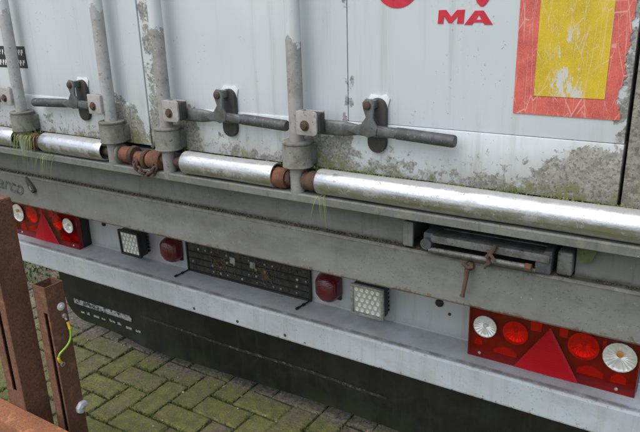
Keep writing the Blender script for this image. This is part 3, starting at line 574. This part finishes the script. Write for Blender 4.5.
# tail lamps
LX, LZ = .790, .490
def tail_lamp(s):
    def X(l): return s*(LX+l)
    def rng(a, b): return (min(X(a), X(b)), max(X(a), X(b)))
    bm = B(); a, b = rng(0, .410); box(bm, a, b, -.040, .0, LZ, LZ+.15, .006, 2); lamp = obj('tail_lamp', bm, 'black', trailer)
    bm = B(); a, b = rng(.004, .406); box(bm, a, b, -.0445, -.0395, LZ+.003, LZ+.147, .001, 1); obj('lamp_backing', bm, 'redbase', lamp)
    def bowl(l, z, r, d, m='chrome', nm='reflector_bowl', y0=-.0455):
        bm = B(); prof = [(r*math.sin(q), -d*math.cos(q)) for q in [PI/2*k/7 for k in range(8)]]
        prof = [(max(.0008, p), h+d) for p, h in prof]+[(r+.0015, d), (r+.0015, d-.003)]
        t = bmesh.new(); n = 40; rings = [[t.verts.new((p*(1-.014*(k % 2))*math.cos(2*PI*k/n), p*(1-.014*(k % 2))*math.sin(2*PI*k/n), h+((.0007 if 'white' in m else .0005)*(k % 2) if 0 < j < 7 else 0))) for k in range(n)] for j, (p, h) in enumerate(prof)]
        for i in range(len(rings)-1):
            for k in range(n): t.faces.new((rings[i][k], rings[i][(k+1) % n], rings[i+1][(k+1) % n], rings[i+1][k]))
        t.faces.new(rings[0][::-1]); bmesh.ops.recalc_face_normals(t, faces=t.faces); join(bm, t, YM(X(l), y0, LZ+z)); return obj(nm, bm, m, lamp, True, 15)
    def lensdome(l, z, r, m, nm, y0=-.0605, ribs=True):
        t = bmesh.new(); n = 28; rings = []
        prof = [(r, 0), (r, .006)]+[(r*math.cos(q), .006+r*.34*math.sin(q)) for q in [PI/2*k/6 for k in range(1, 6)]]
        for j, (rr, h) in enumerate(prof): rings.append([t.verts.new((rr*math.cos(2*PI*k/n), rr*math.sin(2*PI*k/n), h*(1.0 if j < 2 else (1.06 if (k % 2 and ribs) else .98)))) for k in range(n)])
        for i in range(len(rings)-1):
            for k in range(n): t.faces.new((rings[i][k], rings[i][(k+1) % n], rings[i+1][(k+1) % n], rings[i+1][k]))
        t.faces.new(rings[-1]); bmesh.ops.recalc_face_normals(t, faces=t.faces); bm = B(); join(bm, t, YM(X(l), y0, LZ+z)); return obj(nm, bm, m, lamp, True, 25)
    def bulb(l, z, m, r=.007, y0=-.0475):
        bm = B(); lathe(bm, [(.0045, 0), (.005, .004), (r, .006), (r, .008), (r*.6, .0095), (.0005, .010)], 12, YM(X(l), y0, LZ+z), ); obj('bulb', bm, m, lamp)
    for l, z, r in ((.046, .100, .031), (.367, .104, .038)): bowl(l, z, r-.002, .005, 'whitebowl', y0=-.0612); lensdome(l, z, r, 'clearlens', 'reverse_lens')
    bulb(.046, .104, 'clearbulb', .005, -.0614); bulb(.367, .114, 'amber', .008, -.0614)
    for l, z, r in ((.122, .098, .031), (.285, .106, .035)): bowl(l, z, r, .0122); bulb(l, z+.006, 'amber', .006)
    # facetted strips along the foot of the lamp
    for l0, l1, zc, hh in ((.068, .128, .034, .020), (.275, .335, .040, .024), (.016, .036, .046, .022), (.352, .386, .040, .026)):
        a, b = rng(l0, l1); n = 8; bm = B()
        pts = [(a, LZ+zc-hh/2)]+[(b, LZ+zc-hh/2)]+[(b-(b-a)*k/n, LZ+zc-hh/2+hh*(.35+.65*math.sin(PI*(k+.6)/(n+1.2)))) for k in range(n+1)]
        prism(bm, pts, -.0495, -.0445, 'Y'); obj('reflector_strip', bm, 'chrome', lamp, False)
    for l0, l1, z0, z1 in ((.156, .184, .112, .138), (.226, .246, .112, .138), (.326, .334, .09, .13)):
        a, b = rng(l0, l1); bm = B(); box(bm, a, b, -.0485, -.0445, LZ+z0, LZ+z1, .001, 1); obj('reflector_patch', bm, 'chrome', lamp)
    bm = B(); a, b = rng(.001, .409); box(bm, a, b, -.0605, -.058, LZ+.001, LZ+.149, .001, 1); obj('front_lens', bm, 'redlens', lamp)
    bm = B()
    for (l0, l1, z0, z1) in ((.001, .409, .001, .0045), (.001, .409, .1455, .149), (.001, .0045, .0045, .1455), (.4055, .409, .0045, .1455)):
        a, b = rng(l0, l1); box(bm, a, b, -.058, -.0395, LZ+z0, LZ+z1, .0006, 1)
    obj('lens_rim', bm, 'redbase', lamp)
    # raised triangle with a central ridge
    P0, P1, P2 = (X(.207), LZ+.137), (X(.124), LZ+.004), (X(.284), LZ+.004); t = bmesh.new()
    vb = [t.verts.new((p[0], -.0607, p[1])) for p in (P0, P1, P2)]; k_ = .90; cx_, cz_ = sum(p[0] for p in (P0, P1, P2))/3, sum(p[1] for p in (P0, P1, P2))/3
    ins = [(cx_+(p[0]-cx_)*k_, cz_+(p[1]-cz_)*k_) for p in (P0, P1, P2)]; vt = [t.verts.new((p[0], -.0655, p[1])) for p in ins]; mid = t.verts.new(((ins[1][0]+ins[2][0])/2, -.0685, ins[1][1]))
    t.faces.new((vt[0], vt[1], mid)); t.faces.new((vt[0], mid, vt[2])); t.faces.new((vb[0], vb[1], vt[1], vt[0])); t.faces.new((vb[2], vb[0], vt[0], vt[2])); t.faces.new((vb[1], vb[2], vt[2], mid, vt[1]))
    t.faces.new(vb[::-1]); bmesh.ops.recalc_face_normals(t, faces=t.faces); obj('triangle_reflector', t, 'redsolid', lamp, False)
    for l, z in ((.034, .018), (.368, .017)): bolt(lamp, X(l), -.060, LZ+z, .0042, 'zinc', 'screw')
    return lamp
tl = tail_lamp(1); tl['label'] = 'tail lamp at the right end of the bumper'; tl = tail_lamp(-1); tl['label'] = 'tail lamp near the rusty gate post'
# red marker lamps
for xm in (-.325, .333):
    bm = B(); prism(bm, [(xm-.036, .528), (xm+.036, .528), (xm+.036, .620), (xm-.036, .620)], -.008, .0, 'Y', .003); mk = obj('marker_lamp', bm, 'black', trailer)
    def octo(w, z0, z1, c): return [(xm-w+c, z0), (xm+w-c, z0), (xm+w, z0+c), (xm+w, z1-c*.8), (xm+w*.35, z1), (xm-w*.35, z1), (xm-w, z1-c*.8), (xm-w, z0+c)]
    t = bmesh.new(); L_ = [[t.verts.new((p[0], y, p[1])) for p in octo(w, z0, z1, c)] for (w, z0, z1, c, y) in ((.0395, .524, .622, .022, -.006), (.0385, .525, .619, .022, -.026), (.034, .531, .612, .021, -.042), (.024, .544, .600, .015, -.052), (.010, .562, .586, .006, -.056))]
    for i in range(4):
        for k in range(8): t.faces.new((L_[i][k], L_[i][(k+1) % 8], L_[i+1][(k+1) % 8], L_[i+1][k]))
    t.faces.new(L_[-1]); bmesh.ops.recalc_face_normals(t, faces=t.faces); bmesh.ops.bevel(t, geom=list(t.edges), offset=.003, segments=3, affect='EDGES'); obj('marker_lens', t, 'marker', mk)
# square LED work lamps
for xl in (-.497, .487):
    tilt = Matrix.Translation((xl, -.05, .575)) @ Matrix.Rotation(rad(3), 4, 'X')
    bm = B(); box(bm, -.050, .050, -.004, .030, -.047, .047, .006, 2, tilt)
    for k in range(7): box(bm, -.046, .046, .028, .044, -.043+k*.0137, -.040+k*.0137+.002, .0006, 1, tilt)
    box(bm, -.012, .012, .030, .0505, -.05, .012, .001, 1, tilt); wl = obj('work_lamp', bm, 'black', trailer)
    bm = B()
    for a in ((-.0525, .0525, .0415, .0495), (-.0525, .0525, -.0495, -.0415), (-.0525, -.0455, -.0415, .0415), (.0455, .0525, -.0415, .0415)): box(bm, a[0], a[1], -.012, -.002, a[2], a[3], .0015, 2, tilt)
    obj('bezel', bm, 'bezel' if xl > 0 else 'black', wl)
    bm = B(); box(bm, -.0465, .0465, -.0055, -.003, -.0425, .0425, .0005, 1, tilt); obj('lamp_face', bm, 'ledface', wl)
    for r_ in range(5):
        for c_ in range(5 if r_ % 2 == 0 else 4):
            px_, pz_ = -.0345+c_*.01725+(0 if r_ % 2 == 0 else .0086), -.033+r_*.0165
            bm = B(); lathe(bm, [(.0005, .0022), (.0030, .0016), (.0054, .0030), (.0062, .0026), (.0064, 0)], 10, tilt @ YM(px_, -.0054, pz_)); obj('led_reflector', bm, 'led', wl)
    bm = B(); box(bm, -.0455, .0455, -.0098, -.0088, -.0415, .0415, .0003, 1, tilt); obj('lamp_glass', bm, 'clearlens', wl)
# number plate holder
bm = B(); box(bm, -.26, .26, -.008, -.0005, .502, .612, .002); plate = obj('plate_holder', bm, 'blackdust', trailer)
bm = B()
for a in ((-.262, .262, .500, .5065), (-.262, .262, .6065, .613), (-.262, -.2555, .5065, .6065), (.2555, .262, .5065, .6065)): box(bm, a[0], a[1], -.013, -.0075, a[2], a[3], .0015)
obj('holder_rim', bm, 'black', plate)
for zz in (.528, .552, .576): bm = B(); box(bm, -.25, .25, -.0115, -.0078, zz-.0025, zz+.0025, .001, 1); obj('holder_rib', bm, 'black', plate)
rnd = random.Random(8); rm = None
for zz in (.517, .540, .564, .590):
    for k in range(16):
        if rnd.random() < .2: continue
        x = -.238+k*.0318+rnd.uniform(-.003, .003); r_ = rnd.choice((.003, .0038, .005)); bm = B(); lathe(bm, [(.0005, 0), (r_, 0), (r_*.8, r_*.5), (.0005, r_*.6)], 8, YM(x, -.0078, zz)); obj('holder_stud', bm, rnd.choice(('bezel', 'blackdust', 'zinc', 'blackdust')), plate)
for x in (-.052, .034): bm = B(); box(bm, x-.011, x+.011, -.0125, -.0078, .567, .590, .001, 1); obj('holder_clip', bm, 'bezel', plate)
bm = B()
for cx_ in (-.105, .080):
    for k in range(42):
        a = rnd.uniform(0, 2*PI); L = rnd.uniform(.012, .045); c = Vector((cx_+rnd.gauss(0, .022), -.0105-rnd.uniform(0, .003), .556+rnd.gauss(0, .022))); c.z = min(max(c.z, .515), .60)
        d = Vector((math.cos(a), rnd.uniform(-.15, .05), math.sin(a)))*L/2; tube(bm, [c-d, c+Vector((0, -.002, 0)), c+d], .0005, 4, False)
obj('dry_straw', bm, 'straw', plate, False, kind='stuff')
for s in (-1, 1):
    bm = B(); x = s*.257; tube(bm, [(x, -.004, .508), (x, -.02, .503), (x-.010, -.062, .4985)], .0026, 8); tube(bm, [(x-.004, -.036, .501), (x-.006, -.044, .5005)], .0046, 8); tube(bm, [(x-.010, -.060, .4985), (x-.012, -.072, .4978)], .0040, 8); obj('plate_stay', bm, 'black', plate)

# ------------------------------------------------------------ rusty gate frame in front, left
gate = empty('gate_frame', (-.435, -.575, 0), 'rusty brown steel gate frame with an earthing wire, standing before the trailer', 'gate')
def gp(name, bm, m, par=gate, **k):
    o = obj(name, bm, m, par, **k); o.data.transform(Matrix.Translation((.435, .575, 0))); return o
def slotted(bm, x0, x1, y0, y1, z0, z1, sx0, sx1, sz0, sz1, w=.004, cap=False):
    """square tube, front (-Y) face cut by a slot sx0..sx1 between sz0..sz1"""
    box(bm, x0, x0+w, y0, y1, z0, z1, .001, 1); box(bm, x1-w, x1, y0, y1, z0, z1, .001, 1); box(bm, x0+w, x1-w, y1-w, y1, z0, z1, 0)
    box(bm, x0+w, sx0, y0, y0+w, z0, z1, .0005, 1); box(bm, sx1, x1-w, y0, y0+w, z0, z1, .0005, 1)
    if sz0 > z0: box(bm, sx0, sx1, y0+.0002, y0+w, z0, sz0, 0)
    if sz1 < z1: box(bm, sx0, sx1, y0+.0002, y0+w, sz1, z1, 0)
    if cap: box(bm, x0+.001, x1-.001, y0+.001, y1-.001, z1-.001, z1+.003, .001, 1)
bm = B(); slotted(bm, -.478, -.396, -.617, -.536, 0, .897, -.445, -.425, .295, .80, cap=True); gp('tall_post', bm, 'gate', angle=20)
bm = B(); slotted(bm, -.334, -.277, -.561, -.499, 0, .652, -.301, -.284, .02, .57); gp('short_post', bm, 'gate', angle=20)
bm = B(); box(bm, -1.6, .05, -.690, -.6185, .172, .241, .004, 2); gp('bottom_rail', bm, 'gate2')
bm = B(); box(bm, -1.62, -1.55, -.617, -.55, 0, .9, .003); gp('tall_post', bm, 'gate')
# earthing wire and its fittings on the short post
bm = B(); lathe(bm, [(.0005, 0), (.0125, 0), (.0125, .002), (.011, .003), (.006, .003), (.005, .006), (.0005, .0065)], 24, XM(-.277, -.519, .577)); gp('round_cap', bm, 'disc')
bm = B(); lathe(bm, [(.0005, 0), (.0085, 0), (.0085, .002), (.0055, .002), (.0055, .008), (.0005, .0085)], 6, XM(-.277, -.514, .545)); gp('lug_bolt', bm, 'zinc')
pts = [(-.272, -.514, .545), (-.268, -.512, .528), (-.266, -.511, .515), (-.262, -.512, .495), (-.261, -.517, .474), (-.260, -.530, .460), (-.260, -.545, .452), (-.262, -.558, .444), (-.264, -.563, .433), (-.266, -.560, .421), (-.268, -.555, .412), (-.271, -.551, .406)]
def spline(P, n=5):
    out = []; P = [Vector(p) for p in P]
    for i in range(len(P)-1):
        a, b, c, d = P[max(i-1, 0)], P[i], P[i+1], P[min(i+2, len(P)-1)]
        for k in range(n):
            t = k/n; out.append(.5*((2*b)+(c-a)*t+(2*a-5*b+4*c-d)*t*t+(3*b-a-3*c+d)*t**3))
    return out+[P[-1]]
sp = spline(pts); bm = B(); tube(bm, sp[10:46], .0034, 10); wire = gp('earthing_wire', bm, 'wiregreen')
for a, b in ((6, 14), (40, 49)): bm = B(); tube(bm, sp[a:b], .0046, 10); gp('crimp_sleeve', bm, 'wireyellow', wire)
bm = B(); tube(bm, [(-.276, -.514, .546), (-.270, -.513, .532)], .0042, 8); gp('cable_lug', bm, 'zinc', wire); bm = B(); lathe(bm, [(.004, 0), (.0075, 0), (.0075, .002), (.004, .002), (.004, 0)], 16, XM(-.272, -.549, .402)); tube(bm, [(-.271, -.552, .409), (-.2715, -.550, .4045)], .0035, 8); gp('cable_lug', bm, 'zinc', wire)
bm = B(); prism(bm, [(-.530, .236), (-.516, .249), (-.499, .248), (-.489, .236), (-.494, .226), (-.506, .231), (-.505, .218), (-.517, .212), (-.530, .220)], -.277, -.262, 'X', .003); gp('clip', bm, 'disc')
bm = B(); lathe(bm, [(.0005, 0), (.006, 0), (.006, .004), (.0005, .005)], 6, XM(-.262, -.514, .232)); gp('clip_bolt', bm, 'zinc')
# ------------------------------------------------------------ plants on the trailer
def tuft(loc, n, hmin, hmax, label, spread, droop=False, mat='grass', ydir=-1, seed=1):
    rnd = random.Random(seed); bm = B()
    for k in range(n):
        p = Vector((rnd.gauss(0, spread), rnd.uniform(-.006, .004), rnd.uniform(-.002, .004))); L = rnd.uniform(hmin, hmax); dx = rnd.uniform(-.5, .5); w = rnd.uniform(.0005, .0013); pts = []
        dn = droop and rnd.random() < .7
        for q in range(6):
            t = q/5
            z_ = (L*(.35*t-1.25*t*t) if dn else L*(.9*t-.35*t*t)); pts.append(p+Vector((dx*L*t*.6, ydir*L*(.42*math.sqrt(t) if dn else .30*t), z_)))
        R_ = [[bm.verts.new(c+Vector((sg*w*(1-.8*i/5), 0, 0))) for sg in (-1, 1)] for i, c in enumerate(pts)]
        for i in range(5): bm.faces.new((R_[i][0], R_[i][1], R_[i+1][1], R_[i+1][0]))
    o = obj('grass_tuft', bm, [mat], None, False, label=label, category='grass', group='grass tufts rooted in the sill'); o.location = loc; return o
tuft((-.462, -.405, 1.045), 95, .025, .10, 'grass tuft hanging over the rusty coupling below the leftmost locking rod', .030, True, seed=3)
tuft((-.365, -.409, .998), 18, .04, .095, 'grass tuft drooping from under the short tube beside the leaf shaped bracket', .022, True, seed=4)
tuft((.573, -.409, 1.0), 6, .04, .08, 'few thin grass blades hanging below the start of the long tube', .005, True, seed=5)
tuft((.965, -.372, 1.046), 16, .015, .035, 'tiny green tuft on the long tube under the red lettering', .012, False, seed=6)
# moss along the joint between doors and tubes
bm = B(); rnd = random.Random(21)
for k in range(15000):
    x = rnd.choice((rnd.uniform(.50, 1.24), rnd.uniform(.56, 1.24), rnd.uniform(.12, .44), rnd.uniform(-.5, -.1)))
    c = .5+.5*math.sin(x*23)+.4*math.sin(x*61+1); 
    if rnd.random() > (.25+.6*c if x > .5 else .16+.1*c): continue
    y = -.360-abs(rnd.gauss(0, .0055))*(1 if x > .5 else .6); z = 1.026+math.sqrt(max(0, .0288**2-(y+.386)**2))
    blade(bm, (x, y, z-.001), rnd.uniform(.002, .008), rnd.uniform(.2, 1.2), rnd.uniform(.0008, .002), rnd.uniform(0, 2*PI))
for k in range(1500):
    x = rnd.choice((rnd.uniform(.50, 1.24), rnd.uniform(.12, .44), rnd.uniform(.55, 1.24))); c = .5+.5*math.sin(x*23)+.4*math.sin(x*61+1)
    if rnd.random() > (.2+.7*c if x > .5 else .2): continue
    r_ = rnd.uniform(.0018, .0048); y = -.356-abs(rnd.gauss(0, .004)); z = min(1.050, 1.024+math.sqrt(max(0, .0285**2-(y+.386)**2)))
    t = bmesh.new(); bmesh.ops.create_icosphere(t, subdivisions=1, radius=r_)
    for v in t.verts: v.co *= rnd.uniform(.7, 1.3)
    join(bm, t, T(x, y, z) @ Matrix.Diagonal((1.5, 1, .7, 1)))
obj('sill_moss', bm, 'moss2', None, False, kind='stuff', label='green moss growing along the joint between doors and tubes', category='moss')
bm = B(); rnd = random.Random(51)
for k in range(1700):
    x = rnd.uniform(-.75, 1.24); c = .5+.5*math.sin(x*13)*math.sin(x*31+2)
    if rnd.random() > .25+.75*c: continue
    r_ = rnd.uniform(.0008, .0028); t = bmesh.new(); bmesh.ops.create_icosphere(t, subdivisions=1, radius=r_)
    join(bm, t, T(x, -.3508-rnd.random()**2*.013, .8995+r_*.4) @ Matrix.Rotation(rnd.uniform(0, PI), 4, 'Z') @ Matrix.Diagonal((rnd.uniform(1, 2.2), 1, .7, 1)))
obj('ledge_dirt', bm, 'dirt', None, False, kind='stuff', label='dark dirt crumbs lying along the ledge of the grey sill', category='dirt')
# weeds on the ground beyond the trailer's left side
bm = B(); rnd = random.Random(31)
for k in range(9000):
    x = -1.55-abs(rnd.gauss(0, .9)); y = rnd.uniform(-.1, 3.0); 
    if math.sin(x*5)+math.sin(y*4+1) < rnd.uniform(-1.2, 1.0): continue
    blade(bm, (x, y, -.005), rnd.uniform(.02, .10), rnd.uniform(.2, 1.3), rnd.uniform(.002, .005), rnd.uniform(0, 2*PI))
obj('weeds', bm, 'weed', None, False, kind='stuff', label='low green weeds on the ground beyond the trailer', category='weeds')
